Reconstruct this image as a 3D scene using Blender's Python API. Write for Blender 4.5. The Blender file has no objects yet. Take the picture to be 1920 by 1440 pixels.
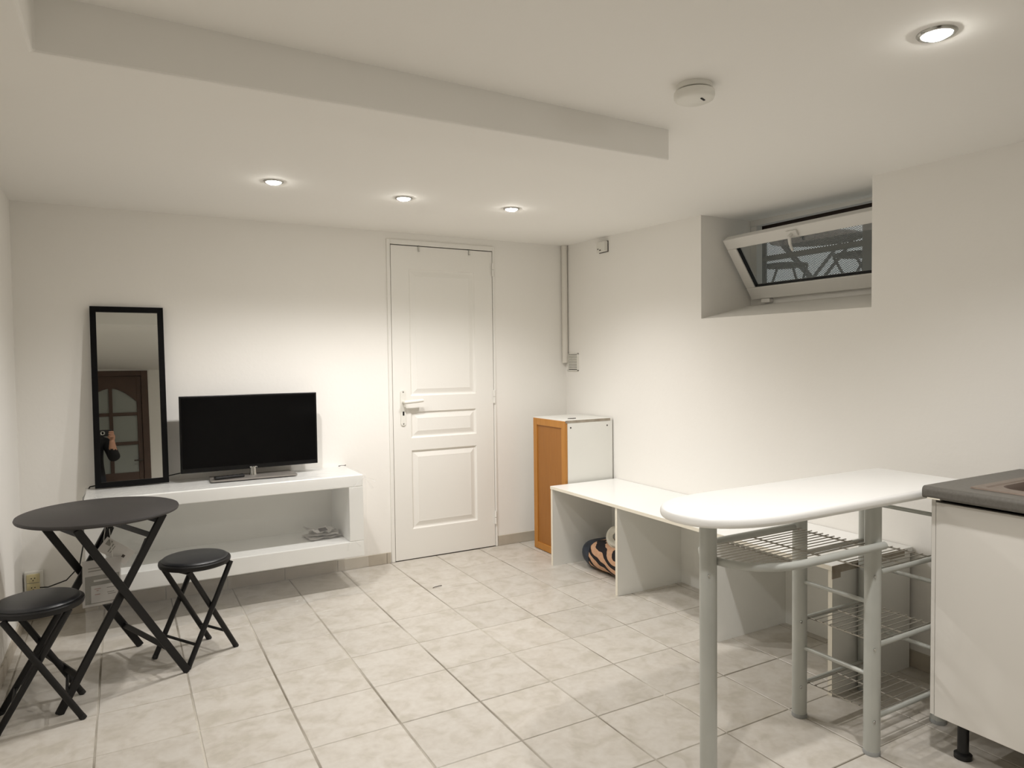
import bpy, bmesh, math, random
from mathutils import Vector, Matrix, noise
random.seed(7)
sc = bpy.context.scene
COL = sc.collection

# ------------------------------------------------------------------ camera
CAM = Vector((-2.843, -4.257, 1.300))
YAW, PITCH, ROLL, FPX = 0.510836, -0.035403, -0.012037, 1303.8
cy_, sy_, cp_, sp_ = math.cos(YAW), math.sin(YAW), math.cos(PITCH), math.sin(PITCH)
fw = Vector((sy_*cp_, cy_*cp_, sp_)); rt = Vector((cy_, -sy_, 0)); up = rt.cross(fw)
r2 = rt*math.cos(ROLL) + up*math.sin(ROLL); u2 = -rt*math.sin(ROLL) + up*math.cos(ROLL)
cd = bpy.data.cameras.new('camera'); cam = bpy.data.objects.new('camera', cd); COL.objects.link(cam)
m = Matrix((r2, u2, -fw)).transposed().to_4x4(); m.translation = CAM
cam.matrix_world = m
cd.sensor_width = 36.0; cd.lens = FPX/1920*36; cd.clip_start = 0.008; cd.clip_end = 60
sc.camera = cam
sc.cycles.caustics_reflective = False; sc.cycles.caustics_refractive = False; sc.cycles.max_bounces = 8; sc.cycles.diffuse_bounces = 5; sc.cycles.glossy_bounces = 3; sc.cycles.transmission_bounces = 3

# ------------------------------------------------------------------ world, light levels, exposure
SPOT_W = 35.0            # each ceiling downlight
SPOT_COL = (1.0, 0.97, 0.955)
SPOT_ANGLE, SPOT_BLEND = 142, 0.8
LENS_STRENGTH = 140.0
wd = bpy.data.worlds.new('overcast_daylight'); sc.world = wd; wd.use_nodes = True
bgn = wd.node_tree.nodes['Background']
bgn.inputs[0].default_value = (0.80, 0.84, 0.82, 1); bgn.inputs[1].default_value = 0.62
sc.view_settings.view_transform = 'Standard'; sc.view_settings.look = 'None'
sc.view_settings.exposure = 0.20; sc.view_settings.gamma = 1.0; sc.view_settings.use_curve_mapping = False

# ------------------------------------------------------------------ materials
def s2l(c):
    return tuple((v/255/12.92 if v/255 <= .04045 else ((v/255+.055)/1.055)**2.4) for v in c) + (1,)
MATS = {}
def mat(name, rgb, rough=.5, metal=0.0, spec=.5, bump=None, var=None, coat=0):
    """rgb in 0-255; bump=(scale,strength); var=(scale,amount,rgb2)"""
    if name in MATS: return MATS[name]
    M = bpy.data.materials.new(name); M.use_nodes = True; nt = M.node_tree; b = nt.nodes['Principled BSDF']
    b.inputs['Base Color'].default_value = s2l(rgb); b.inputs['Roughness'].default_value = rough
    b.inputs['Metallic'].default_value = metal; b.inputs['Specular IOR Level'].default_value = spec
    if coat: b.inputs['Coat Weight'].default_value = coat
    tc = nt.nodes.new('ShaderNodeTexCoord')
    if var:
        n = nt.nodes.new('ShaderNodeTexNoise'); n.inputs['Scale'].default_value = var[0]; n.inputs['Detail'].default_value = 5
        nt.links.new(tc.outputs['Object'], n.inputs['Vector'])
        r = nt.nodes.new('ShaderNodeValToRGB'); r.color_ramp.elements[0].position = .5-var[1]; r.color_ramp.elements[1].position = .5+var[1]
        r.color_ramp.elements[0].color = s2l(rgb); r.color_ramp.elements[1].color = s2l(var[2])
        nt.links.new(n.outputs['Fac'], r.inputs['Fac']); nt.links.new(r.outputs['Color'], b.inputs['Base Color'])
    if bump:
        n = nt.nodes.new('ShaderNodeTexNoise'); n.inputs['Scale'].default_value = bump[0]; n.inputs['Detail'].default_value = 3
        nt.links.new(tc.outputs['Object'], n.inputs['Vector'])
        bp = nt.nodes.new('ShaderNodeBump'); bp.inputs['Strength'].default_value = bump[1]; bp.inputs['Distance'].default_value = .01
        nt.links.new(n.outputs['Fac'], bp.inputs['Height']); nt.links.new(bp.outputs['Normal'], b.inputs['Normal'])
    MATS[name] = M; return M

WALL = mat('wall_paint', (241, 239, 234), .75, spec=.25, bump=(35, .08), var=(1.3, .35, (238, 235, 229)))
CEIL = mat('ceiling_paint', (242, 240, 235), .85, spec=.2, bump=(28, .06))
DOORW = mat('door_paint', (236, 234, 228), .42, bump=(60, .03))
LAM = mat('white_laminate', (246, 246, 243), .3)
LAMG = mat('white_board', (234, 234, 229), .4, var=(3, .4, (229, 228, 222)))
BOARD = mat('board_edge', (232, 226, 210), .6)
CHIP = mat('chipped_edge', (176, 168, 154), .7, var=(18, .25, (140, 128, 112)))
BLK = mat('black_frame', (4, 4, 5), .6, spec=.15)
BLKM = mat('black_powder_coat', (15, 14, 14), .45, spec=.35)
TTOP = mat('dark_table_top', (47, 44, 43), .5)
SEAT = mat('black_vinyl_seat', (26, 27, 30), .38, bump=(300, .05))
TVB = mat('tv_black', (5, 5, 6), .3, spec=.3)
SCREEN = mat('tv_screen', (3, 3, 4), .12, spec=.16)
TVBASE = mat('tv_base_metal', (144, 139, 133), .35, metal=.4)
CHROME = mat('chrome', (190, 190, 186), .18, metal=1)
SILV = mat('silver_paint', (186, 188, 182), .36, metal=.12, var=(9, .3, (174, 176, 170)))
WIRE = mat('wire_chrome', (176, 172, 164), .3, metal=.8)
ORANGE = None
WTOP = mat('dark_worktop', (100, 97, 91), .42, var=(120, .2, (90, 87, 81)), bump=(150, .04))
KITW = mat('kitchen_front', (222, 219, 212), .45)
BLKP = mat('black_plastic', (12, 12, 13), .4)
SINKM = mat('brown_sink', (132, 118, 107), .4, metal=.4, var=(60, .2, (122, 108, 97)))
SINKD = mat('brown_sink_bowl', (96, 78, 66), .4, metal=.4)
PLASW = mat('white_plastic', (228, 226, 218), .4)
PLASY = mat('yellowed_plastic', (216, 204, 160), .45)
DARK = mat('dark_gap', (14, 13, 12), .8)
PIPE = mat('pipe_paint', (222, 218, 209), .6)
PVC = mat('window_pvc', (226, 224, 219), .35)
BASEB = mat('baseboard_tile', (190, 182, 168), .4, var=(14, .3, (178, 169, 154)))
GROUT = mat('grout', (112, 104, 90), .9, var=(2.0, .14, (196, 190, 178)), bump=(90, .3))
BROWN = mat('brown_door_wood', (88, 66, 54), .5, var=(6, .3, (74, 54, 44)))
FROST = mat('frosted_pane', (158, 162, 156), .5)
GAPSHADE = mat('gap_shade_box', (52, 38, 30), .7)  # dark brown standing for the shade above the sash
GALV = mat('grey_screen_metal', (150, 152, 150), .6)
PATIO = mat('patio_concrete', (150, 148, 142), .9, bump=(20, .2))
OUTM = mat('grey_garden_metal', (140, 142, 144), .6)
PAPER = mat('paper', (214, 211, 206), .6)
PRINT = mat('grey_print', (150, 148, 140), .6)
INK = mat('dark_ink', (74, 68, 64), .7)
RED = mat('red_ink', (168, 110, 100), .7)
COIL = mat('white_hose', (206, 202, 188), .5)
NAVY = mat('navy_leather', (40, 50, 66), .5, var=(30, .2, (30, 36, 46)), bump=(40, .3))
JACKET = mat('black_jacket', (14, 14, 17), .8, bump=(60, .2))
TROUS = mat('dark_trousers', (26, 28, 36), .85)
SKIN = mat('skin', (196, 150, 124), .55)
HAIR = mat('dark_hair', (32, 24, 20), .6)
SHOE = mat('dark_shoe', (24, 22, 22), .6)

def tile_mat():
    M = bpy.data.materials.new('floor_tile'); M.use_nodes = True; nt = M.node_tree; b = nt.nodes['Principled BSDF']
    L = nt.links.new; tc = nt.nodes.new('ShaderNodeTexCoord'); oi = nt.nodes.new('ShaderNodeObjectInfo')
    mul = nt.nodes.new('ShaderNodeVectorMath'); mul.operation = 'ADD'
    sc_ = nt.nodes.new('ShaderNodeMath'); sc_.operation = 'MULTIPLY'; sc_.inputs[1].default_value = 37.0
    L(oi.outputs['Random'], sc_.inputs[0]); cb = nt.nodes.new('ShaderNodeCombineXYZ'); L(sc_.outputs[0], cb.inputs[0]); L(sc_.outputs[0], cb.inputs[1])
    L(tc.outputs['Object'], mul.inputs[0]); L(cb.outputs[0], mul.inputs[1])
    n1 = nt.nodes.new('ShaderNodeTexNoise'); n1.inputs['Scale'].default_value = 11; n1.inputs['Detail'].default_value = 5; n1.inputs['Distortion'].default_value = .8
    L(mul.outputs[0], n1.inputs['Vector'])
    r1 = nt.nodes.new('ShaderNodeValToRGB'); e = r1.color_ramp.elements
    e[0].position = .34; e[0].color = s2l((186, 180, 168)); e[1].position = .62; e[1].color = s2l((201, 196, 187))
    x = e.new(.46); x.color = s2l((195, 189, 179))
    L(n1.outputs['Fac'], r1.inputs['Fac'])
    n2 = nt.nodes.new('ShaderNodeTexNoise'); n2.inputs['Scale'].default_value = 42; n2.inputs['Detail'].default_value = 4
    L(mul.outputs[0], n2.inputs['Vector'])
    mx = nt.nodes.new('ShaderNodeMixRGB'); mx.blend_type = 'OVERLAY'; mx.inputs[0].default_value = .13
    L(r1.outputs[0], mx.inputs[1]); L(n2.outputs['Fac'], mx.inputs[2])
    hs = nt.nodes.new('ShaderNodeHueSaturation'); mr = nt.nodes.new('ShaderNodeMapRange')
    mr.inputs[3].default_value = .96; mr.inputs[4].default_value = 1.03; L(oi.outputs['Random'], mr.inputs[0]); L(mr.outputs[0], hs.inputs['Value'])
    L(mx.outputs[0], hs.inputs['Color']); L(hs.outputs[0], b.inputs['Base Color'])
    b.inputs['Roughness'].default_value = .38; b.inputs['Specular IOR Level'].default_value = .4
    bp = nt.nodes.new('ShaderNodeBump'); bp.inputs['Strength'].default_value = .12; bp.inputs['Distance'].default_value = .004
    L(n1.outputs['Fac'], bp.inputs['Height']); L(bp.outputs[0], b.inputs['Normal'])
    return M
TILE = tile_mat()

def wood_mat(name, ca, cb):
    M = bpy.data.materials.new(name); M.use_nodes = True; nt = M.node_tree; b = nt.nodes['Principled BSDF']; L = nt.links.new
    tc = nt.nodes.new('ShaderNodeTexCoord'); mp = nt.nodes.new('ShaderNodeMapping'); mp.inputs['Scale'].default_value = (40, 40, 2.2)
    L(tc.outputs['Object'], mp.inputs[0]); n = nt.nodes.new('ShaderNodeTexNoise'); n.inputs['Scale'].default_value = 3; n.inputs['Detail'].default_value = 6
    L(mp.outputs[0], n.inputs['Vector']); r = nt.nodes.new('ShaderNodeValToRGB')
    r.color_ramp.elements[0].position = .3; r.color_ramp.elements[0].color = s2l(ca); r.color_ramp.elements[1].position = .7; r.color_ramp.elements[1].color = s2l(cb)
    L(n.outputs['Fac'], r.inputs['Fac']); L(r.outputs[0], b.inputs['Base Color']); b.inputs['Roughness'].default_value = .5
    return M
ORANGE = wood_mat('orange_beech', (176, 120, 50), (186, 128, 56)); ORANGE2 = wood_mat('orange_beech_panel', (152, 98, 36), (160, 105, 41))

def glass_mat(name, tint=(1, 1, 1), refl=.04, rough=0.0, bump=0, haze=0):
    M = bpy.data.materials.new(name); M.use_nodes = True; nt = M.node_tree; nt.nodes.remove(nt.nodes['Principled BSDF']); L = nt.links.new
    o = nt.nodes['Material Output']; t = nt.nodes.new('ShaderNodeBsdfTransparent'); t.inputs[0].default_value = (*tint, 1)
    g = nt.nodes.new('ShaderNodeBsdfGlossy'); g.inputs['Roughness'].default_value = rough
    lw = nt.nodes.new('ShaderNodeLayerWeight'); lw.inputs['Blend'].default_value = .5          # same from either side
    pw = nt.nodes.new('ShaderNodeMath'); pw.operation = 'POWER'; pw.inputs[1].default_value = 4.0; L(lw.outputs['Facing'], pw.inputs[0])
    f = nt.nodes.new('ShaderNodeMath'); f.operation = 'MULTIPLY_ADD'; f.inputs[1].default_value = .7; f.inputs[2].default_value = refl; L(pw.outputs[0], f.inputs[0]); f.use_clamp = True
    mx = nt.nodes.new('ShaderNodeMixShader'); L(f.outputs[0], mx.inputs[0]); L(t.outputs[0], mx.inputs[1]); L(g.outputs[0], mx.inputs[2]); L(mx.outputs[0], o.inputs[0])
    if haze:
        df = nt.nodes.new('ShaderNodeBsdfDiffuse'); df.inputs[0].default_value = (.9, .9, .89, 1); m2 = nt.nodes.new('ShaderNodeMixShader'); m2.inputs[0].default_value = haze
        L(mx.outputs[0], m2.inputs[1]); L(df.outputs[0], m2.inputs[2]); L(m2.outputs[0], o.inputs[0])
    if bump:
        tc = nt.nodes.new('ShaderNodeTexCoord'); n = nt.nodes.new('ShaderNodeTexNoise'); n.inputs['Scale'].default_value = 14; n.inputs['Detail'].default_value = 4; n.inputs['Distortion'].default_value = 1.5
        L(tc.outputs['Object'], n.inputs['Vector']); bp = nt.nodes.new('ShaderNodeBump'); bp.inputs['Strength'].default_value = bump; bp.inputs['Distance'].default_value = .02
        L(n.outputs['Fac'], bp.inputs['Height']); L(bp.outputs[0], g.inputs['Normal'])
    return M
GLASS = glass_mat('window_glass', (.86, .89, .89), .14)
FILM = glass_mat('clear_film', (.99, .99, .985), .03, .14, .9, .09)
SLEEVE = glass_mat('plastic_sleeve', (.96, .96, .96), .03, .1)
def mirror_mat():
    M = bpy.data.materials.new('mirror_glass'); M.use_nodes = True; b = M.node_tree.nodes['Principled BSDF']
    b.inputs['Base Color'].default_value = (.62, .63, .61, 1); b.inputs['Metallic'].default_value = 1; b.inputs['Roughness'].default_value = .006
    return M
MIRROR = mirror_mat()
def emis(name, col, st):
    M = bpy.data.materials.new(name); M.use_nodes = True; nt = M.node_tree; nt.nodes.remove(nt.nodes['Principled BSDF'])
    e = nt.nodes.new('ShaderNodeEmission'); e.inputs[0].default_value = (*col, 1); e.inputs[1].default_value = st
    nt.links.new(e.outputs[0], nt.nodes['Material Output'].inputs[0]); return M
LENS = emis('lamp_lens', (1, .97, .9), LENS_STRENGTH)
def zebra_mat():
    M = bpy.data.materials.new('striped_fabric'); M.use_nodes = True; nt = M.node_tree; b = nt.nodes['Principled BSDF']; L = nt.links.new
    tc = nt.nodes.new('ShaderNodeTexCoord'); mp = nt.nodes.new('ShaderNodeMapping'); mp.inputs['Rotation'].default_value = (-.42, .15, .2)
    L(tc.outputs['Object'], mp.inputs[0])
    w = nt.nodes.new('ShaderNodeTexWave'); w.wave_type = 'BANDS'; w.bands_direction = 'Z'; w.inputs['Scale'].default_value = 5.2; w.inputs['Distortion'].default_value = 4.0; w.inputs['Detail'].default_value = 1.0; w.inputs['Detail Scale'].default_value = 1.6
    L(mp.outputs[0], w.inputs['Vector'])
    n = nt.nodes.new('ShaderNodeTexNoise'); n.inputs['Scale'].default_value = 60; L(tc.outputs['Object'], n.inputs['Vector'])
    c1 = nt.nodes.new('ShaderNodeMixRGB'); c1.inputs[1].default_value = s2l((190, 142, 104)); c1.inputs[2].default_value = s2l((212, 176, 148)); L(n.outputs['Fac'], c1.inputs[0])
    r = nt.nodes.new('ShaderNodeValToRGB'); r.color_ramp.interpolation = 'CONSTANT'; r.color_ramp.elements[1].position = .42
    r.color_ramp.elements[0].color = (0, 0, 0, 1); r.color_ramp.elements[1].color = (1, 1, 1, 1); L(w.outputs['Fac'], r.inputs[0])
    mx = nt.nodes.new('ShaderNodeMixRGB'); mx.inputs[1].default_value = s2l((28, 22, 24)); L(r.outputs[0], mx.inputs[0]); L(c1.outputs[0], mx.inputs[2])
    L(mx.outputs[0], b.inputs['Base Color']); b.inputs['Roughness'].default_value = .9
    return M
ZEBRA = zebra_mat()

# ------------------------------------------------------------------ mesh helpers
WM = {}
class MB:
    def __init__(s): s.v = []; s.f = []
    def add(s, vs, fs):
        o = len(s.v); s.v += [Vector(v) for v in vs]; s.f += [tuple(i+o for i in f) for f in fs]; return s
    def box(s, x0, x1, y0, y1, z0, z1):
        x0, x1 = sorted((x0, x1)); y0, y1 = sorted((y0, y1)); z0, z1 = sorted((z0, z1))
        return s.add([(x0,y0,z0),(x1,y0,z0),(x1,y1,z0),(x0,y1,z0),(x0,y0,z1),(x1,y0,z1),(x1,y1,z1),(x0,y1,z1)],
                     [(0,3,2,1),(4,5,6,7),(0,1,5,4),(1,2,6,5),(2,3,7,6),(3,0,4,7)])
    def obox(s, c, ax, ay, az):
        """c centre, ax/ay/az half-extent vectors"""
        c, ax, ay, az = Vector(c), Vector(ax), Vector(ay), Vector(az)
        if ax.cross(ay).dot(az) < 0: ax = -ax
        vs = [c+i*ax+j*ay+k*az for k in (-1, 1) for i, j in ((-1,-1),(1,-1),(1,1),(-1,1))]
        return s.add(vs, [(0,3,2,1),(4,5,6,7),(0,1,5,4),(1,2,6,5),(2,3,7,6),(3,0,4,7)])
    def bar(s, p0, p1, w, t, side):
        """flat bar p0->p1, width w along `side` projected, thickness t"""
        p0, p1 = Vector(p0), Vector(p1); d = (p1-p0); L = d.length; d.normalize(); sd = Vector(side); sd = (sd-d*sd.dot(d)).normalized(); n = d.cross(sd)
        return s.obox((p0+p1)/2, d*L/2, sd*w/2, n*t/2)
    def tube(s, path, r, n=10, closed=False, cap=True):
        P = [Vector(p) for p in path]; N = len(P); rs = r if isinstance(r, (list, tuple)) else [r]*N
        base = len(s.v); prev = None
        for i, p in enumerate(P):
            if closed: d = P[(i+1) % N]-P[i-1]
            else: d = P[min(i+1, N-1)]-P[max(i-1, 0)]
            d.normalize()
            if prev is None:
                a = Vector((0, 0, 1)) if abs(d.z) < .9 else Vector((1, 0, 0)); u = (a-d*a.dot(d)).normalized()
            else: u = (prev-d*prev.dot(d)).normalized()
            prev = u; w = d.cross(u)
            for k in range(n):
                a = 2*math.pi*k/n; s.v.append(p+(u*math.cos(a)+w*math.sin(a))*rs[i])
        for i in range(N if closed else N-1):
            a = base+i*n; b = base+((i+1) % N)*n
            for k in range(n): s.f.append((a+k, a+(k+1) % n, b+(k+1) % n, b+k))
        if cap and not closed:
            s.f.append(tuple(base+k for k in reversed(range(n)))); s.f.append(tuple(base+(N-1)*n+k for k in range(n)))
        return s
    def lathe(s, prof, n=32, c=(0, 0, 0), axis='z'):
        base = len(s.v); c = Vector(c)
        for r, h in prof:
            for k in range(n):
                a = 2*math.pi*k/n; x, y = r*math.cos(a), r*math.sin(a)
                s.v.append(c+(Vector((x, y, h)) if axis == 'z' else Vector((h, x, y)) if axis == 'x' else Vector((y, h, x))))
        for i in range(len(prof)-1):
            for k in range(n):
                a = base+i*n; b = a+n; s.f.append((a+k, a+(k+1) % n, b+(k+1) % n, b+k))
        s.f.append(tuple(base+k for k in reversed(range(n)))); s.f.append(tuple(base+(len(prof)-1)*n+k for k in range(n)))
        return s
    def prism(s, poly, z0, z1, rim=0.0, seg=3):
        """poly ccw in xy; optional rounded rim"""
        n = len(poly); P = [Vector((p[0], p[1])) for p in poly]
        def inset(d):
            out = []
            for i in range(n):
                e1 = (P[i]-P[i-1]).normalized(); e2 = (P[(i+1) % n]-P[i]).normalized()
                n1 = Vector((-e1.y, e1.x)); n2 = Vector((-e2.y, e2.x)); b = (n1+n2); b = b/max(b.length_squared/2, .3) if b.length > 1e-6 else n1
                out.append(P[i]+b*d)
            return out
        rings = []
        if rim:
            for k in range(seg+1):
                a = math.pi/2*k/seg; rings.append((rim*(1-math.sin(a)), z0+rim*(1-math.cos(a))))
            for k in range(seg+1):
                a = math.pi/2*k/seg; rings.append((rim*(1-math.cos(a)), z1-rim*(1-math.sin(a))))
        else: rings = [(0, z0), (0, z1)]
        base = len(s.v)
        for d, z in rings:
            for q in inset(d): s.v.append(Vector((q.x, q.y, z)))
        for i in range(len(rings)-1):
            for k in range(n):
                a = base+i*n; b = a+n; s.f.append((a+k, a+(k+1) % n, b+(k+1) % n, b+k))
        s.f.append(tuple(base+k for k in reversed(range(n)))); s.f.append(tuple(base+(len(rings)-1)*n+k for k in range(n)))
        return s
    def build(s, name, material, parent=None, smooth=False, bevel=0, local=False, loc=None):
        me = bpy.data.meshes.new(name); vs = s.v; M = Matrix.Identity(4)
        if parent is not None:
            M = WM[parent.name]
            if not local: inv = M.inverted(); vs = [inv @ v for v in vs]
        elif loc is not None:
            M = Matrix.Translation(loc); vs = [v-Vector(loc) for v in vs]
        me.from_pydata([tuple(v) for v in vs], [], s.f); me.update()
        bm = bmesh.new(); bm.from_mesh(me); bmesh.ops.recalc_face_normals(bm, faces=bm.faces); bm.to_mesh(me); bm.free()
        me.materials.append(material)
        o = bpy.data.objects.new(name, me); COL.objects.link(o)
        if parent is not None: o.parent = parent
        elif loc is not None: o.location = loc
        WM[o.name] = M
        if smooth:
            for p in me.polygons: p.use_smooth = True
            try: me.set_sharp_from_angle(angle=math.radians(40))
            except Exception: pass
        if bevel:
            b = o.modifiers.new('bevel', 'BEVEL'); b.width = bevel; b.segments = 2; b.limit_method = 'ANGLE'; b.angle_limit = math.radians(50)
        return o
def tag(o, label=None, cat=None, group=None, kind=None):
    if label: o['label'] = label
    if cat: o['category'] = cat
    if group: o['group'] = group
    if kind: o['kind'] = kind
    return o
def thing(name, label, cat, loc=(0, 0, 0), rotz=0, group=None):
    o = bpy.data.objects.new(name, None); COL.objects.link(o); o.empty_display_size = .05
    o.location = loc; o.rotation_euler = (0, 0, rotz); WM[o.name] = Matrix.Translation(loc) @ Matrix.Rotation(rotz, 4, 'Z')
    return tag(o, label, cat, group)
def struct(o, label=None, cat=None): return tag(o, label, cat, kind='structure')
def dup(root, loc, rotz=None, label=None):
    r = root.copy(); COL.objects.link(r); r.location = loc
    if rotz is not None: r.rotation_euler = (0, 0, rotz)
    if label: r['label'] = label
    for ch in list(root.children):
        c = ch.copy(); COL.objects.link(c); c.parent = r
        for g in list(ch.children):
            d = g.copy(); COL.objects.link(d); d.parent = c
    return r
def B(*a): return MB().box(*a)
def cz(x, y): return 2.12 + .0205*y*(x+3.31)/3.31

XL, YF = -3.31, -5.05     # left wall, wall behind the photographer
# ================================================================== SETTING
T = 2.04/6.42; GX = 8.31; GY = 3.035
floor = struct(B(XL-.2, .4, YF-.2, .2, -.16, -.0025).build('floor', GROUT), 'pale beige ceramic tiled floor of the room', 'floor')
xs = [XL] + [(i-GX)*T for i in range(-3, 12) if XL+.01 < (i-GX)*T < -.01] + [0]
ys = [YF] + sorted((-(j+GY))*T for j in range(-4, 16) if YF+.01 < (-(j+GY))*T < -.01) + [0]
full = None; GW = .0066
for i in range(len(xs)-1):
    for j in range(len(ys)-1):
        w, d = xs[i+1]-xs[i]-GW, ys[j+1]-ys[j]-.0035
        c = Vector(((xs[i]+xs[i+1])/2, (ys[j]+ys[j+1])/2, 0))
        isfull = abs(w-(T-GW)) < 1e-4 and abs(d-(T-.0035)) < 1e-4
        if isfull and full is not None: me = full
        else:
            mb = MB(); e = .0018
            mb.add([(-w/2,-d/2,-.006),(w/2,-d/2,-.006),(w/2,d/2,-.006),(-w/2,d/2,-.006),(-w/2,-d/2,-e),(w/2,-d/2,-e),(w/2,d/2,-e),(-w/2,d/2,-e),
                    (-w/2+e,-d/2+e,0),(w/2-e,-d/2+e,0),(w/2-e,d/2-e,0),(-w/2+e,d/2-e,0)],
                   [(0,1,5,4),(1,2,6,5),(2,3,7,6),(3,0,4,7),(4,5,9,8),(5,6,10,9),(6,7,11,10),(7,4,8,11),(8,9,10,11),(0,3,2,1)])
            me = bpy.data.meshes.new('tile'); me.from_pydata([tuple(v) for v in mb.v], [], mb.f); me.materials.append(TILE)
            if isfull: full = me
        o = bpy.data.objects.new('tile', me); COL.objects.link(o); o.parent = floor
        o.location = c + Vector((random.uniform(-.0008, .0008), random.uniform(-.0008, .0008), random.uniform(-.0006, 0)))
        o.rotation_euler = (0, 0, random.uniform(-.0025, .0025))

# ceiling with a slight fall, and the dropped L-shaped beam
mb = MB(); nx, ny = 12, 16; X0, X1, Y0, Y1 = XL-.2, .4, YF-.2, .2
for j in range(ny+1):
    for i in range(nx+1):
        x = X0+(X1-X0)*i/nx; y = Y0+(Y1-Y0)*j/ny; mb.v.append(Vector((x, y, cz(min(x, .02), y))))
for j in range(ny):
    for i in range(nx): a = j*(nx+1)+i; mb.f.append((a, a+nx+1, a+nx+2, a+1))
k = len(mb.v); mb.v += [Vector(p) for p in ((X0,Y0,2.4),(X1,Y0,2.4),(X1,Y1,2.4),(X0,Y1,2.4))]
b0, b1, b2, b3 = 0, nx, (nx+1)*(ny+1)-1, (nx+1)*ny
mb.f += [(k,k+1,k+2,k+3)]
mb.f += [tuple(list(range(b0, b1+1))+[k+1, k]), tuple([b3+i for i in range(nx, -1, -1)]+[k+3, k+2]),
         tuple([j*(nx+1) for j in range(ny, -1, -1)]+[k, k+3]), tuple([j*(nx+1)+nx for j in range(ny+1)]+[k+2, k+1])]
struct(mb.build('ceiling', CEIL), 'off-white painted plaster ceiling', 'ceiling')
ZB = 1.984
poly = [(XL-.02, YF-.02), (-2.995, YF-.02), (-2.995, -2.40), (-1.165, -2.40), (-1.145, -2.178), (XL-.02, -2.178)]
struct(MB().prism(poly, ZB, 2.25).build('trim_1', CEIL, bevel=.006), 'white boxed-in ceiling beam turning along the left wall', 'ceiling beam')

# back wall with the door opening
DX0, DX1, DZ = -1.362, -.588, 2.075
mb = MB().box(XL-.2, DX0, 0, .2, -.1, 2.25).box(DX1, .4, 0, .2, -.1, 2.25).box(DX0, DX1, 0, .2, DZ, 2.25)
struct(mb.build('wall_back', WALL), 'white painted wall holding the panelled door', 'wall')
struct(B(XL-.2, XL, YF-.2, .2, -.1, 2.25).build('wall_left', WALL), 'white painted wall at the left edge', 'wall')
# right wall with the window recess
WY0, WY1 = -2.382, -1.365
mb = MB().box(0, .44, WY1, .2, -.1, 2.25).box(0, .44, YF-.2, WY0, -.1, 2.25)
mb.add([(0,WY0,1.508),(0,WY1,1.515),(.44,WY1,1.612),(.44,WY0,1.612),(0,WY0,-.1),(0,WY1,-.1),(.44,WY1,-.1),(.44,WY0,-.1)],
       [(0,1,2,3),(4,7,6,5),(0,4,5,1),(1,5,6,2),(2,6,7,3),(3,7,4,0)])
struct(mb.build('wall_right', WALL), 'white painted wall with the deep window recess', 'wall')
struct(MB().box(XL-.2, -3.17, YF-.2, YF, -.1, 2.25).box(-2.35, .4, YF-.2, YF, -.1, 2.25).box(-3.17, -2.35, YF-.2, YF, 2.08, 2.25).build('wall_front', WALL), 'white wall behind the viewer with the brown glazed door', 'wall')

# baseboards, one tile piece after another
def baseboard(name, a, b, axis, at, label):
    o = thing(name, None, None, ((a+b)/2, at, 0) if axis == 'x' else (at, (a+b)/2, 0)); struct(o, label, 'baseboard')
    x = a
    while x < b-.02:
        e = min(x+T-.002, b)
        (B(x, e, at-.009, at+.001, 0, .070) if axis == 'x' else B(at-.001 if at < -1 else at-.009, at+.009 if at < -1 else at+.001, x, e, 0, .070)).build('tile', BASEB, o, bevel=.0015)
        x += T
    return o
baseboard('baseboard_back', XL+.01, DX0-.006, 'x', 0, 'beige tile skirting under the white wall shelf')
baseboard('baseboard_door', DX1+.004, -.005, 'x', 0, 'beige tile skirting between the door and the tall cabinet')
baseboard('baseboard_left', -4.9, -.012, 'y', XL, 'beige tile skirting along the left wall')
baseboard('baseboard_right', -4.9, -.012, 'y', 0, 'beige tile skirting along the window wall')

# door_1: white three-panel door
d1 = thing('door_1', None, None, (-.97, 0, 0)); struct(d1, 'white three-panel door with a white lever handle', 'door')
mb = MB().box(DX0, -1.338, -.010, .09, 0, DZ).box(-.604, DX1, -.010, .09, 0, DZ).box(-1.338, -.604, -.010, .09, 2.044, DZ)
mb.build('door_frame', DOORW, d1, bevel=.004)
MB().box(-1.338, -1.322, .045, .09, 0, 2.044).box(-.62, -.604, .045, .09, 0, 2.044).box(-1.322, -.62, .045, .09, 2.02, 2.044).build('door_stop', DARK, d1)
MB().box(DX0, DX1, .09, .2, 0, DZ).build('door_backing', DARK, d1)
LX0, LX1, LF = -1.334, -.608, -.004
px0, px1 = -1.214, -.742
rows = [(.200, .716), (.796, .968), (1.070, 1.892)]
mb = MB().box(LX0, px0, LF, .036, .006, 2.038).box(px1, LX1, LF, .036, .006, 2.038)
zz = [.006] + [v for r in rows for v in r] + [2.038]
for i in range(0, len(zz), 2): mb.box(px0, px1, LF, .036, zz[i], zz[i+1])
leaf = mb.build('door_leaf', DOORW, d1)
for z0, z1 in rows:
    mb = MB(); rings = [(0, 0), (.007, .009), (.013, .011), (.02, .010), (.046, .002), (.050, .0025)]
    for ins, dep in rings:
        for x, z in ((px0+ins, z0+ins), (px1-ins, z0+ins), (px1-ins, z1-ins), (px0+ins, z1-ins)): mb.v.append(Vector((x, LF+dep, z)))
    for i in range(len(rings)-1):
        for k in range(4): mb.f.append((i*4+k, i*4+(k+1) % 4, i*4+4+(k+1) % 4, i*4+4+k))
    n = (len(rings)-1)*4; mb.f.append((n, n+1, n+2, n+3)); mb.build('door_panel', DOORW, leaf)
pl = []
for k in range(9): a = math.pi*k/8; pl.append((-1.268+.018*math.cos(a), 1.094+.018*math.sin(a)))
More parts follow.
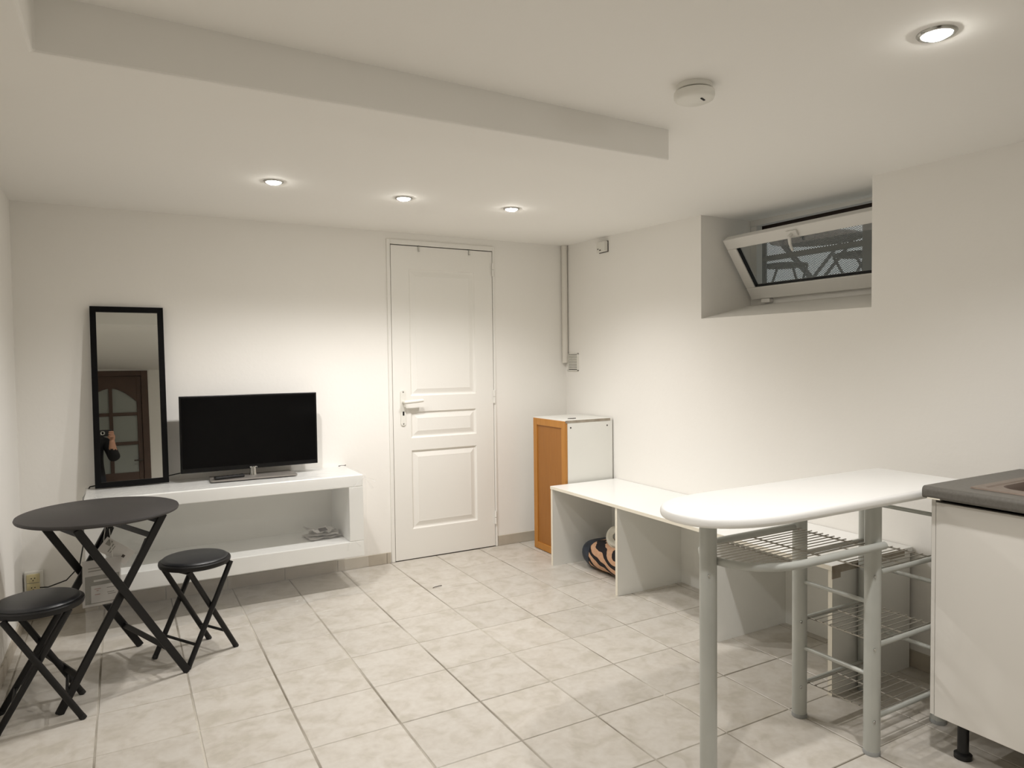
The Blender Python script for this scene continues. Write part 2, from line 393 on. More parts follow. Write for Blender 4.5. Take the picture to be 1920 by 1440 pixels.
for k in range(9): a = math.pi+math.pi*k/8; pl.append((-1.268+.018*math.cos(a), .897+.018*math.sin(a)))
mb = MB(); n = len(pl)
for yy in (LF-.008, LF): mb.v += [Vector((x, yy, z)) for x, z in pl]
for k in range(n): mb.f.append((k, (k+1) % n, n+(k+1) % n, n+k))
mb.f += [tuple(range(n))]
hp = mb.build('handle_plate', PLASW, d1, bevel=.002)
MB().tube([(-1.268, LF-.006, 1.034), (-1.268, LF-.05, 1.034)], .010, 12).build('handle_spindle', PLASW, hp, smooth=True)
MB().tube([(-1.276, LF-.05, 1.034), (-1.262, LF-.054, 1.034), (-1.20, LF-.056, 1.038), (-1.15, LF-.055, 1.042)], [.0115, .012, .0115, .0105], 12).build('lever', PLASW, hp, smooth=True)
MB().box(-1.2735, -1.2625, LF-.0105, LF-.007, .947, .972).build('keyhole', DARK, hp, bevel=.001)
MB().lathe([(.004, 0), (.004, .002)], 10, (-1.268, LF-.0105, 1.098), 'y').lathe([(.004, 0), (.004, .002)], 10, (-1.268, LF-.0105, .893), 'y').build('screw', CHROME, hp)
for z in (1.915, 1.045, .205):
    h = MB().tube([(-.606, -.014, z-.045), (-.606, -.014, z-.002)], .0075, 12).tube([(-.606, -.014, z+.002), (-.606, -.014, z+.045)], .0075, 12).build('hinge', DOORW, d1, smooth=True)
for x in (-1.143, -.781):
    MB().box(x-.004, x+.004, LF-.005, LF-.001, 2.006, 2.043).box(x-.004, x+.004, LF-.005, .03, 2.0395, 2.0425).box(x-.004, x+.004, LF-.014, LF-.003, 2.006, 2.009).build('over_door_hook', CHROME, d1)

# door_2: brown glazed door behind the photographer (seen in the mirror)
d2 = thing('door_2', None, None, (-2.76, YF, 0)); struct(d2, 'brown wooden door with frosted panes, seen in the mirror', 'door')
MB().box(-3.17, -3.10, YF-.1, YF+.015, 0, 2.08).box(-2.42, -2.35, YF-.1, YF+.015, 0, 2.08).box(-3.10, -2.42, YF-.1, YF+.015, 2.02, 2.08).build('door_frame', BROWN, d2, bevel=.005)
gx0, gx1 = -3.0, -2.47
mb = MB().box(-3.098, gx0, YF-.06, YF-.01, .01, 2.018).box(gx1, -2.422, YF-.06, YF-.01, .01, 2.018).box(gx0, gx1, YF-.06, YF-.01, .01, .14).box(gx0, gx1, YF-.06, YF-.01, .74, .90)
leaf2 = mb.build('door_leaf', BROWN, d2, bevel=.003)
arch = [(gx0, 2.018), (gx0, 1.72)] + [(gx0+(gx1-gx0)*k/14, 1.72+.16*math.sin(math.pi*k/14)) for k in range(15)] + [(gx1, 2.018)]
mb = MB(); n = len(arch)
for yy in (YF-.06, YF-.01): mb.v += [Vector((x, yy, z)) for x, z in arch]
mb.f += [tuple(range(n)), tuple(range(2*n-1, n-1, -1))] + [(k, (k+1) % n, n+(k+1) % n, n+k) for k in range(n)]
mb.build('arched_rail', BROWN, leaf2)
MB().box(gx0, gx1, YF-.05, YF-.022, .14, .74).build('door_panel', BROWN, leaf2)
xm = (gx0+gx1)/2
MB().box(xm-.018, xm+.018, YF-.055, YF-.012, .9, 1.885).build('muntin', BROWN, leaf2)
for z in (1.235, 1.575): MB().box(gx0, gx1, YF-.055, YF-.013, z-.018, z+.018).build('muntin', BROWN, leaf2)
zr = [(.9, 1.217), (1.253, 1.557), (1.593, 1.9)]
for a, b in zr:
    for xa, xb in ((gx0, xm-.018), (xm+.018, gx1)): MB().box(xa, xb, YF-.040, YF-.032, a, b).build('pane', FROST, leaf2)
MB().tube([(-2.44, YF-.012, 1.03), (-2.44, YF+.035, 1.03), (-2.52, YF+.038, 1.03)], .009, 10).build('lever', INK, d2, smooth=True)

# window_1: hopper window tilted into the recess
w1 = thing('window_1', None, None, (.4, -1.87, 1.612)); struct(w1, 'white hopper window tilted open into its recess', 'window')
fx0, fx1 = .392, .44
for nm, a in (('frame_rail', (fx0, fx1, WY0, WY1, 1.60, 1.648)), ('frame_rail', (fx0, fx1, WY0, WY1, 2.058, 2.12)), ('frame_stile', (fx0, fx1, WY1-.045, WY1+.0, 1.648, 2.058)), ('frame_stile', (fx0, fx1, WY0, WY0+.045, 1.648, 2.058))):
    B(*a).build(nm, PVC, w1, bevel=.003)
sb = Vector((.362, 0, 1.628)); stp = Vector((.128, 0, 1.952)); vd = (stp-sb); SL = vd.length; vd.normalize()
nd = Vector((0, 1, 0)).cross(vd); nd = nd if nd.x < 0 else -nd     # into the room
SY0, SY1 = WY0+.03, -1.402
def sp(y, v, d=0): p = sb+vd*v+nd*d; return Vector((p.x, y, p.z))
def srail(y0, y1, v0, v1, d0, d1): return MB().obox((sp((y0+y1)/2, (v0+v1)/2, (d0+d1)/2)), (0, (y1-y0)/2, 0), vd*(v1-v0)/2, nd*(d1-d0)/2)
sash = srail(SY0, SY1, 0, .078, -.045, 0).build('sash_rail', PVC, w1, bevel=.004)
srail(SY0, SY1, SL-.062, SL, -.045, 0).build('sash_rail', PVC, w1, bevel=.004)
srail(SY1-.062, SY1, .078, SL-.062, -.045, 0).build('sash_stile', PVC, w1, bevel=.004)
srail(SY0, SY0+.062, .078, SL-.062, -.045, 0).build('sash_stile', PVC, w1, bevel=.004)
MB().add(srail(SY0+.06, SY1-.060, .076, .082, -.03, -.008).v, srail(SY0+.06, SY1-.060, .076, .082, -.03, -.008).f).add(srail(SY1-.066, SY1-.06, .078, SL-.06, -.03, -.008).v, srail(SY1-.066, SY1-.06, .078, SL-.06, -.03, -.008).f).build('rubber_gasket', BLKP, w1)
mb = MB(); mb.add([sp(SY0+.055, .07, -.022), sp(SY1-.055, .07, -.022), sp(SY1-.055, SL-.055, -.022), sp(SY0+.055, SL-.055, -.022)], [(0, 1, 2, 3)]); mb.build('pane', GLASS, w1)
hy = -1.855
hpl = srail(hy-.032, hy+.032, SL-.05, SL-.016, 0, .012).build('handle_plate', PVC, w1, bevel=.004)
MB().tube([sp(hy, SL-.034, .01), sp(hy, SL-.034, .032), sp(hy+.012, SL-.075, .034), sp(hy+.018, SL-.115, .03)], [.010, .010, .008, .006], 10).build('handle_lever', PVC, hpl, smooth=True)
for y in (-1.50, -2.2): MB().box(.36, .395, y-.03, y+.03, 1.606, 1.628).build('hinge', PVC, w1, bevel=.003)
B(.47, .62, WY0-.1, WY1+.1, 2.022, 2.3).build('gap_shade_box', GAPSHADE, w1)  # added box outside, keeps the gap above the sash dark
# metal screen outside: posts, rail and expanded mesh
gr = thing('window_screen', 'grey expanded metal screen outside the tilted window', 'screen', (.64, -1.8, 1.52))
for y in (-1.232, -1.948, -.45): B(.62, .66, y-.024, y+.028, 1.53, 2.75).build('post', GALV, gr)
for z in (1.56, 1.900, 2.7): B(.625, .655, -2.9, .2, z-.014, z+.014).build('rail', GALV, gr)
mb = MB(); zz0, zz1, ya, yb = 1.56, 2.7, -2.9, .2; pit = .0098; hh = zz1-zz0; slope = .55; dy = hh/slope
k = ya-dy
while k < yb+dy:
    for sg in (1, -1):
        p0 = (k if sg == 1 else k+dy, zz0); p1 = (k+dy if sg == 1 else k, zz1)
        a, b = Vector((.645, p0[0], p0[1])), Vector((.645, p1[0], p1[1]))
        # clip in y
        t0, t1 = 0.0, 1.0; d = b.y-a.y
        lo, hi = sorted(((ya-a.y)/d, (yb-a.y)/d)); t0, t1 = max(t0, lo), min(t1, hi)
        if t1-t0 > .01:
            q0, q1 = a.lerp(b, t0), a.lerp(b, t1); mb.bar(q0, q1, .0027, .002, (0, .5, -.8))
    k += pit/slope*1.0
tag(mb.build('expanded_mesh', GALV, gr), kind='stuff')

# ================================================================== CEILING FIXTURES
def downlight(loc, label):
    t = thing('downlight', label, 'ceiling light', loc, group='recessed ceiling spotlights')
    MB().lathe([(.0335, .002), (.0335, -.004), (.036, -.006), (.041, -.005), (.044, -.001), (.044, .002)], 36).build('trim_ring', CHROME, t, smooth=True, local=True)
    MB().lathe([(.033, .0), (.031, -.006), (.022, -.011), (.010, -.0135), (.001, -.014)], 30).build('lamp_lens', LENS, t, smooth=True, local=True)
    l = bpy.data.lights.new('spot_lamp', 'SPOT'); l.energy = SPOT_W; l.color = SPOT_COL; l.spot_size = math.radians(SPOT_ANGLE); l.spot_blend = SPOT_BLEND; l.shadow_soft_size = .03
    o = bpy.data.objects.new('spot_lamp', l); COL.objects.link(o); o.parent = t; o.location = (0, 0, -.05)
    return t
dl = None
for x, y, lb in ((-2.224, -.98, 'lit recessed spotlight nearest the mirror, leftmost of the row of three'), (-1.595, -.95, 'lit recessed spotlight in the middle of the row of three'),
                 (-1.002, -.989, 'lit recessed spotlight right of the door, rightmost of the row of three'), (-1.103, -3.273, 'large bright recessed spotlight at the top right, beyond the smoke detector'),
                 (-2.224, -3.273, 'added unseen recessed spotlight above the photographer, outside the picture')):  # last one is an added, unseen lamp for light from behind
    z = cz(x, y)
    if dl is None: dl = downlight((x, y, z), lb)
    else: dup(dl, (x, y, z), label=lb)
sx, sy = -1.372, -2.735; sz = cz(sx, sy)
t = thing('smoke_detector', 'round white smoke detector on the ceiling', 'smoke detector', (sx, sy, sz))
MB().lathe([(.052, .002), (.052, -.012), (.050, -.014)], 40).build('base_plate', PLASW, t, smooth=True, local=True)
MB().lathe([(.047, -.014), (.047, -.018)], 40).build('vent_gap', DARK, t, local=True)
MB().lathe([(.053, -.017), (.058, -.020), (.0585, -.032), (.055, -.040), (.047, -.044), (.001, -.046)], 40).build('cover', PLASW, t, smooth=True, local=True)
MB().obox((.008, -.026, -.0455), (.010, .004, 0), (-.001, .0025, 0), (0, 0, .0015)).build('test_button', DARK, t, local=True)

# ================================================================== WALL FIXTURES
t = thing('corner_pipe', 'white painted pipe running down the far corner', 'pipe', (-.024, -.024, 1.27))
MB().tube([(-.024, -.024, 1.27), (-.024, -.024, 2.118)], .0215, 16).build('pipe', PIPE, t, smooth=True)
MB().tube([(-.024, -.024, 2.085), (-.024, -.024, 2.112)], .0235, 16).build('collar', PIPE, t, smooth=True)
t = thing('vent_grille', 'small white louvred vent beside the corner pipe', 'vent', (0, -.098, 1.275))
MB().box(-.004, .0, -.158, -.038, 1.218, 1.332).build('backing', DARK, t)
MB().box(-.011, .0, -.163, -.154, 1.212, 1.338).box(-.011, .0, -.044, -.035, 1.212, 1.338).box(-.011, 0, -.163, -.035, 1.212, 1.219).box(-.011, 0, -.163, -.035, 1.331, 1.338).build('frame', PLASW, t, bevel=.001)
for k in range(9):
    z = 1.2285+k*.0118; MB().obox((-.0075, -.099, z), (.0028, 0, -.0022), (0, .056, 0), (.0018, 0, .0026)).build('slat', PLASW, t)
t = thing('junction_box', 'small white junction box under the ceiling by the corner', 'junction box', (-.0, -.47, 2.05))
MB().box(-.032, 0, -.515, -.425, 2.012, 2.078).build('cover', PLASW, t, bevel=.003)
MB().box(-.005, 0, -.519, -.421, 2.008, 2.081).build('shadow_edge', INK, t)  # dark strip painted in for the shadow around the box
MB().box(-.034, -.031, -.474, -.462, 2.018, 2.026).box(-.034, -.031, -.450, -.44, 2.028, 2.035).build('screw', INK, t)
t = thing('power_outlet', 'yellowed double socket low on the wall beside the left corner', 'socket', (-3.262, 0, .2))
MB().box(-3.302, -3.222, -.030, 0, .148, .256).build('plate', PLASW, t, bevel=.004)
for z in (.222, .175):
    s_ = MB().box(-3.292, -3.236, -.036, -.029, z-.022, z+.022).build('socket_face', PLASY, t, bevel=.003)
    MB().lathe([(.018, 0), (.018, .003)], 18, (-3.264, -.0385, z), 'y').build('socket_well', PLASY, s_)
    for dx, dz in ((-.007, .002), (.007, .002), (0, -.009)): MB().lathe([(.0026, 0), (.0026, .003)], 8, (-3.264+dx, -.0405, z+dz), 'y').build('pin_hole', DARK, s_)

# ================================================================== WALL SHELF UNIT WITH TV AND MIRROR
BX0, BX1, BYF, BZT = -3.02, -1.662, -.400, .655
t = thing('wall_bench', 'low white wall-hung shelf unit under the television', 'shelf unit', (-2.34, -.2, .185))
B(BX0, BX1, BYF, -.002, .588, BZT).build('top_board', LAM, t, bevel=.004)
B(BX0, BX1, BYF, -.002, .188, .278).build('bottom_board', LAM, t, bevel=.004)
B(BX1-.082, BX1, BYF, -.002, .278, .588).build('side_panel', LAM, t, bevel=.003)
B(BX0, BX0+.082, BYF, -.002, .278, .588).build('side_panel', LAM, t, bevel=.003)
B(BX0+.08, BX1-.08, -.022, -.002, .278, .588).build('back_panel', LAMG, t)
# clear protective film
prof = [(-.03, .6575), (-.12, .6575), (-.24, .6575), (-.34, .6575), (-.402, .6575), (-.4075, .652), (-.408, .62), (-.409, .588), (-.404, .54), (-.400, .47), (-.402, .40), (-.404, .33), (-.408, .280), (-.409, .24), (-.409, .19), (-.412, .15), (-.420, .10), (-.430, .05), (-.437, .012), (-.450, .004), (-.475, .003)]
mb = MB(); NX = 90
for i in range(NX+1):
    x = BX0-.006+(BX1-BX0+.022)*i/NX
    for k, (y, z) in enumerate(prof):
        a = noise.noise(Vector((x*9, z*5, 1.3))); b_ = noise.noise(Vector((x*26, z*14, 7.7)))
        amp = .0 if k < 6 else (.0025 if z > .57 or .19 < z < .29 else .008 if z > .29 else .02)
        ext = .0 if k < 19 else .02*noise.noise(Vector((x*4, 3, 0)))
        mb.v.append(Vector((x, y-abs(a)*amp-max(0, b_)*amp*.6-ext, z+(0.0008*b_ if k < 5 else 0))))
n = len(prof)
for i in range(NX):
    for k in range(n-1): a = i*n+k; mb.f.append((a, a+n, a+n+1, a+1))
film = mb.build('plastic_film', FILM, None, smooth=True, loc=(-2.34, -.41, .0))
tag(film, 'clear plastic film wrapped over the white shelf unit', 'plastic film')
mb = MB()
for (p, q, w) in (((-1.668, -.408, .648), (-1.60, -.43, .618), .012), ((-1.655, -.41, .64), (-1.745, -.425, .585), .008), ((-1.662, -.41, .652), (-1.615, -.425, .575), .014), ((-1.75, -.411, .29), (-1.765, -.42, .235), .008), ((-1.72, -.412, .285), (-1.69, -.42, .25), .01)):
    p, q = Vector(p), Vector(q); d = (q-p).normalized(); s_ = d.cross(Vector((0, 1, 0))); 
    MB().add([p-s_*.002, p+s_*.002, q+s_*w/2+Vector((0, -.006, 0)), q, q-s_*w/2+Vector((0, -.006, 0))], [(0, 1, 2, 3), (0, 3, 4)]).build('film_fold', FILM, film)

# TV
TY = -.150
t = thing('television', 'black flat-screen television with a metal stand', 'television', (-2.22, -.165, .661))
tx0, tx1, tz0, tz1 = -2.583, -1.855, .706, 1.122
B(tx0, tx1, TY, TY+.028, tz0, tz1).build('bezel', TVB, t, bevel=.003)
B(tx0+.06, tx1-.06, TY+.026, TY+.055, tz0+.03, tz1-.09).build('rear_housing', TVB, t, bevel=.012)
B(tx0+.010, tx1-.010, TY-.0012, TY+.002, tz0+.024, tz1-.011).build('screen', SCREEN, t)
lg = MB()
for k in range(5):
    x = -2.232+k*.0085; lg.box(x, x+.0022, TY-.0022, TY, .709+.002, .7175); lg.box(x, x+.0062, TY-.0022, TY, .7125 if k % 2 else .711, .7145 if k % 2 else .713); lg.box(x+.004, x+.0062, TY-.0022, TY, .711, .7175 if k in (0, 3) else .7135)
lg.build('logo', PLASW, t)
MB().lathe([(.020, .668), (.017, .685), (.016, .715)], 20, (-2.215, TY+.008, 0)).build('neck', CHROME, t, smooth=True)
rr = []
for (cx, cyy, a0) in ((-2.015, -.09, 0), (-2.425, -.09, 90), (-2.432, -.235, 180), (-2.008, -.245, 270)):
    for k in range(4): a = math.radians(a0+30*k); rr.append((cx+.014*math.cos(a), cyy+.014*math.sin(a)))
MB().prism(rr, .661, .670, .002, 2).build('base_plate', TVBASE, t, smooth=True)
t = thing('remote_control', 'black remote control lying on the television stand', 'remote', (-2.36, -.20, .6705))
a, bq = Vector((-2.425, -.222, .679)), Vector((-2.272, -.196, .679))
MB().bar(a, bq, .038, .016, (0, 1, 0)).build('body', BLKP, t, bevel=.005)
for k in range(5):
    p = a.lerp(bq, .2+.15*k)+Vector((0, 0, .008)); MB().obox(p, (.004, .001, 0), (-.002, .010, 0), (0, 0, .0012)).build('button', INK, t)
t = thing('mirror', 'tall black-framed mirror leaning on the wall at the left', 'mirror', (-2.81, -.09, .66))
mn = Vector((.023, -.996, .085)).normalized(); mr = Vector((0, 0, 1)).cross(mn); mr = (mr if mr.x > 0 else -mr).normalized(); mu = mn.cross(mr); mu = mu if mu.z > 0 else -mu
mc = Vector((-2.8095, -.090, .660)); MW, MH = .342, .945
def mp_(u, v, d=0): return mc+mr*u+mu*v+mn*d
for nm, (u0, u1, v0, v1) in (('frame_side', (-MW/2, -MW/2+.028, 0, MH)), ('frame_side', (MW/2-.028, MW/2, 0, MH)), ('frame_end', (-MW/2+.028, MW/2-.028, 0, .028)), ('frame_end', (-MW/2+.028, MW/2-.028, MH-.028, MH))):
    MB().obox(mp_((u0+u1)/2, (v0+v1)/2, .009), mr*(u1-u0)/2, mu*(v1-v0)/2, mn*.009).build(nm, BLK, t)
MB().obox(mp_(0, MH/2, .004), mr*(MW/2-.026), mu*(MH/2-.026), mn*.002).build('mirror_glass', MIRROR, t)
MB().obox(mp_(0, MH/2, .0006), mr*(MW/2-.01), mu*(MH/2-.01), mn*.001).build('back_board', BLK, t)
t = MB().tube([(-2.56, -.10, .708), (-2.63, -.05, .690), (-2.70, -.03, .672), (-2.95, -.022, .668), (-3.005, -.04, .664), (-3.034, -.10, .62), (-3.036, -.12, .5), (-3.040, -.12, .38), (-3.06, -.10, .27), (-3.12, -.07, .20), (-3.20, -.06, .175), (-3.235, -.05, .176)], .0032, 8).build('power_cable', BLKP, None, smooth=True, loc=(-3.04, -.1, .2))
tag(t, 'thin black power cable hanging down the left end of the shelf unit', 'cable')
# papers inside the shelf
t = thing('paper_bundle', 'crumpled grey paper bundle inside the white shelf unit', 'paper', (-1.85, -.2, .2785))
for q, (cx, cyy, w, d, rz, z0, am) in enumerate(((-1.85, -.20, .19, .15, .15, .281, .006), (-1.84, -.19, .17, .13, -.25, .289, .010), (-1.86, -.185, .15, .12, .4, .299, .016))):
    mb = MB(); N = 10
    for zz_ in (0, .002):
        for j in range(N+1):
            for i in range(N+1):
                u, v = i/N-.5, j/N-.5; x = cx+u*w*math.cos(rz)-v*d*math.sin(rz); y = cyy+u*w*math.sin(rz)+v*d*math.cos(rz)
                z = z0+zz_+am*(1+noise.noise(Vector((u*4+q*5, v*4, q)))) + (.028*max(0, -u-.28)*4 if q == 2 else 0)
                mb.v.append(Vector((x, y, z)))
    S_ = (N+1)**2
    for L_ in (0, 1):
        for j in range(N):
            for i in range(N): a = L_*S_+j*(N+1)+i; mb.f.append((a, a+1, a+N+2, a+N+1))
    mb.build('sheet', PAPER, t)
MB().obox((-1.852, -.222, .327), (.022, .005, 0), (-.003, .010, .004), (0, 0, .003)).build('dark_print', INK, t)
t = MB().tube([(-1.705, -.045, .6605), (-1.69, -.05, .664), (-1.672, -.046, .662), (-1.66, -.05, .664)], [.003, .0015, .0015, .003], 6).build('cable_tie', INK, None, smooth=True, loc=(-1.68, -.05, .66))
tag(t, 'small grey twist of wire on the right end of the shelf top', 'wire')
t = MB().tube([(-1.332, -.610, .004), (-1.318, -.607, .006), (-1.303, -.600, .004), (-1.290, -.601, .006), (-1.272, -.597, .004)], .0022, 6).build('wire_scrap', INK, None, smooth=True, loc=(-1.30, -.603, 0))
tag(t, 'short dark wire scrap lying on the floor in front of the door', 'wire')

# ================================================================== ROUND FOLDING TABLE AND STOOLS
TC = Vector((-2.938, -.945, 0)); tu = Vector((.926, .378, 0)).normalized(); tv = Vector((-tu.y, tu.x, 0))
t = thing('folding_table', 'round dark folding bistro table with crossed legs', 'table', TC, math.atan2(tu.y, tu.x))
MB().lathe([(.283, .684), (.291, .687), (.2935, .693), (.291, .699), (.284, .7015), (.001, .7015)], 64).build('table_top', TTOP, t, smooth=True, local=True)
LEGT = .014; LT = .166
for s_ in (-1, 1):
    v = s_*.222
    MB().bar((.236, v, .002), (-LT, v, .682), .030, LEGT, (1, 0, .66)).build('leg', BLKM, t, local=True, bevel=.003)
    v = s_*.196
    MB().bar((-.236, v, .002), (LT, v, .682), .030, LEGT, (1, 0, -.66)).build('leg', BLKM, t, local=True, bevel=.003)
def crossbar(u, z, w, r): MB().bar((u, -w, z), (u, w, z), .022, .010, (.4, 0, 1)).build('cross_bar', BLKM, t, local=True, bevel=.002)
fA = lambda z: .236-(z-.002)/.680*(.236+LT)
crossbar(fA(.12), .12, .222, 0); crossbar(-fA(.12), .12, .196, 0); crossbar(-fA(.60), .60, .196, 0); crossbar(-fA(.655), .655, .196, 0)
crossbar(fA(.66), .66, .222, 0)
for s_ in (-1, 1):
    MB().lathe([(.011, -.006), (.011, .006)], 12, (0.0, s_*.209, .401), 'y').build('pivot_bolt', BLKM, t, local=True)
    MB().bar((-fA(.50)+.004, s_*.180, .485), (-fA(.58)+.004, s_*.180, .585), .026, .012, (1, 0, -.66)).build('slide_catch', BLKM, t, local=True, bevel=.002)
# stools
def make_stool(loc, rz, label):
    t = thing('folding_stool', label, 'stool', loc, rz, group='round black folding stools')
    MB().lathe([(.135, .404), (.146, .408), (.149, .418), (.148, .426), (.142, .430), (.001, .430)], 48).build('seat_pan', BLKM, t, smooth=True, local=True)
    MB().lathe([(.137, .428), (.137, .433), (.131, .4385), (.118, .441), (.001, .4425)], 48).build('seat_pad', SEAT, t, smooth=True, local=True)
    for s_ in (-1, 1):
        for k, (v, sg) in enumerate(((.114, 1), (.094, -1))):
            MB().tube([(sg*-.130, s_*v, .003), (sg*.098, s_*v, .408)], .0115, 12).build('leg', BLKM, t, smooth=True, local=True)
            MB().tube([(sg*-.1317, s_*v, 0), (sg*-.125, s_*v, .012)], .0122, 12).build('foot_cap', BLKP, t, smooth=True, local=True)
    for sg, v in ((1, .114), (-1, .094)):
        x = sg*(-.130+.228*(.085/.405)); MB().tube([(x, -v, .088), (x, v, .088)], .006, 10).build('stretcher', BLKM, t, smooth=True, local=True)
        x = sg*.092; MB().tube([(x, -v, .398), (x, v, .398)], .008, 10).build('top_bar', BLKM, t, smooth=True, local=True)
    return t
st = make_stool((-2.582, -.874, 0), math.atan2(.52, .854), 'round black folding stool under the front of the white shelf unit, right of the table')
s2 = dup(st, (-3.138, -1.182, 0), math.radians(183), 'round black folding stool at the left edge of the picture, left of the table')
# hang tags
t = thing('price_tag', 'price label in a clear plastic sleeve hanging under the table', 'label', (-2.95, -.8, .26))
pr = Vector((.142, .0, .006)); pr.normalize(); pn = Vector((0, -1, 0)); pu = Vector((.02, .0, 1)).normalized(); pc = Vector((-2.944, -.80, .364))
def card(nm, m_, u0, u1, v0, v1, d, th, par): return MB().obox(pc+pr*(u0+u1)/2+pu*(v0+v1)/2+pn*d, pr*(u1-u0)/2, pu*(v1-v0)/2, pn*th).build(nm, m_, par)
card('sleeve_back', PAPER, -.071, .071, -.100, .098, 0, .0006, t)
card('grey_band', PRINT, -.062, .066, -.09, .03, .0012, .0004, t)
card('printed_card', PAPER, -.040, .060, -.086, -.012, .0024, .0004, t)
card('printed_card', PAPER, -.060, .066, .034, .090, .0012, .0004, t)
for (a, b, c, d) in ((-.05, .03, .062, .066), (-.05, .01, .050, .054), (-.03, .045, .004, .012)): card('print_line', PRINT if c > .04 else PAPER, a, b, c, d, .002, .0003, t)
for (a, b, c, d) in ((-.028, -.004, -.028, -.026), (-.020, -.012, -.036, -.034), (-.026, -.006, -.052, -.050)): card('red_mark', RED, a, b, c, d, .0032, .0003, t)
for (a, b, c, d) in ((.018, .05, -.03, -.027), (.02, .046, -.05, -.047), (.022, .052, -.058, -.055)): card('print_line', PRINT, a, b, c, d, .0032, .0003, t)
card('clear_sleeve', SLEEVE, -.074, .074, -.104, .102, .005, .0004, t)
MB().tube([(-2.90, -.80, .462), (-2.905, -.795, .52), (-2.91, -.78, .585)], .0012, 6).build('string', PLASW, t)
t = thing('paper_tag', 'small paper hang tag tilted above the price label', 'label', (-2.885, -.79, .42))
pc = Vector((-2.886, -.785, .486)); pr = Vector((.80, 0, -.60)); pu = Vector((.60, 0, .80))
card('paper', PAPER, -.066, .066, -.034, .034, 0, .0005, t)
for (a, b, c, d) in ((-.055, -.035, .004, .028), (-.028, -.024, -.02, .02), (-.018, -.015, -.02, .015)): card('print_line', PRINT, a, b, c, d, .001, .0003, t)
card('print_dot', INK, .030, .042, -.012, 0, .001, .0003, t)
MB().tube([pc-pr*.06, Vector((-2.93, -.78, .56)), Vector((-2.925, -.775, .592))], .0012, 6).build('string', PLASW, t)

# ================================================================== TALL CABINET
CX0, CY0, CY1, CH = -.388, -.562, -.166, .905
t = thing('tall_cabinet', 'tall white cabinet with an orange wooden door in the corner', 'cabinet', (-.2, -.364, 0))
B(CX0+.02, -.012, CY0, CY0+.016, 0, CH-.018).build('side_panel', LAMG, t)
B(CX0+.02, -.012, CY1-.016, CY1, 0, CH-.018).build('side_panel', LAMG, t)
B(CX0+.02, -.012, CY0+.016, CY1-.016, 0, .018).build('bottom_panel', LAMG, t)
B(-.020, -.012, CY0+.016, CY1-.016, .018, CH-.018).build('back_panel', LAMG, t)
B(CX0+.004, -.012, CY0, CY1, CH-.018, CH).build('top_panel', CHIP if False else LAMG, t, bevel=.001)
B(CX0+.004, -.03, CY0-.0012, CY0+.002, CH-.0175, CH-.001).build('chipped_edge', CHIP, t)
dw = .046
door = MB().box(CX0, CX0+.019, CY0+.002, CY0+dw, .004, CH-.006).box(CX0, CX0+.019, CY1-dw, CY1-.002, .004, CH-.006).box(CX0, CX0+.019, CY0+dw, CY1-dw, .004, .004+dw).box(CX0, CX0+.019, CY0+dw, CY1-dw, CH-.006-dw, CH-.006).build('door_frame', ORANGE, t, bevel=.002)
B(CX0+.007, CX0+.015, CY0+dw-.002, CY1-dw+.002, .004+dw-.002, CH-.004-dw).build('door_panel', ORANGE2, t)
for x in (-.345, -.055): MB().lathe([(.0055, 0), (.0055, .0015)], 12, (x, CY0-.0015, CH-.048), 'y').build('screw', INK, t)
MB().tube([(-.30, CY0+.10, CH+.002), (-.27, CY0+.085, CH+.003), (-.24, CY0+.095, CH+.002)], .0025, 6).build('scuff_mark', INK, t)

# ================================================================== WHITE OPEN BENCH
NX0, NZ = -.520, .503
t = thing('storage_bench', 'long white open storage bench along the window wall', 'bench', (-.27, -1.57, 0))
B(NX0, -.004, -2.572, -.588, NZ-.018, NZ).build('top_board', LAM, t)
B(NX0-.0012, NX0+.001, -2.572, -.588, NZ-.0175, NZ-.0005).build('edge_band', BOARD, t)
pan = []
for y in (-.606, -1.258, -1.982):
    p = B(NX0+.004, -.055, y, y+.018, 0, NZ-.018).build('upright', LAMG, t)
    B(NX0+.0026, NX0+.0042, y, y+.018, .002, NZ-.018).build('edge_band', BOARD, p)
p = B(NX0+.004, -.02, -2.572, -2.554, 0, NZ-.018).build('upright', LAMG, t)
B(NX0+.0026, NX0+.0042, -2.572, -2.554, .002, NZ-.018).build('edge_band', BOARD, p)
B(NX0, NX0+.05, -2.5735, -2.571, NZ-.05, NZ-.0005).box(NX0+.05, -.06, -2.5735, -2.571, NZ-.03, NZ-.0005).build('chipped_edge', CHIP, t)
for a, b in ((-1.24, -.606), (-1.964, -1.258), (-2.554, -1.982)): B(-.055, -.047, a, b, 0, NZ-.018).build('back_panel', LAMG, t)
# bag and coil inside
t = thing('striped_bag', 'brown zebra-striped bag with a dark navy end, inside the bench', 'bag', (-.27, -.97, 0))
def bag_part(y0, y1, name, m_, infl=0):
    mb = MB(); n = 28; K = 14
    for i in range(K+1):
        y = y0+(y1-y0)*i/K; s_ = (y+.955)/.285; e = max(.0, 1-abs(s_)**3.2)**.5
        hw, hh = .125*(.42+.58*e)+infl, .089*(.40+.60*e)+infl
        if abs(s_) >= .999: hw, hh = .02, .02
        for k in range(n):
            a = 2*math.pi*k/n; ca, sa = math.cos(a), math.sin(a)
            x = -.262+hw*math.copysign(abs(ca)**.75, ca); z = .091+hh*math.copysign(abs(sa)**.8, sa)
            w = noise.noise(Vector((x*9, y*9, z*9)))*.008
            mb.v.append(Vector((x+w, y, max(.001, z+w))))
    for i in range(K):
        for k in range(n): a = i*n+k; b = a+n; mb.f.append((a, a+(k+1) % n-k, b+(k+1) % n-k, b))
    mb.f += [tuple(reversed(range(n))), tuple(K*n+k for k in range(n))]
    return mb.build(name, m_, t, smooth=True)
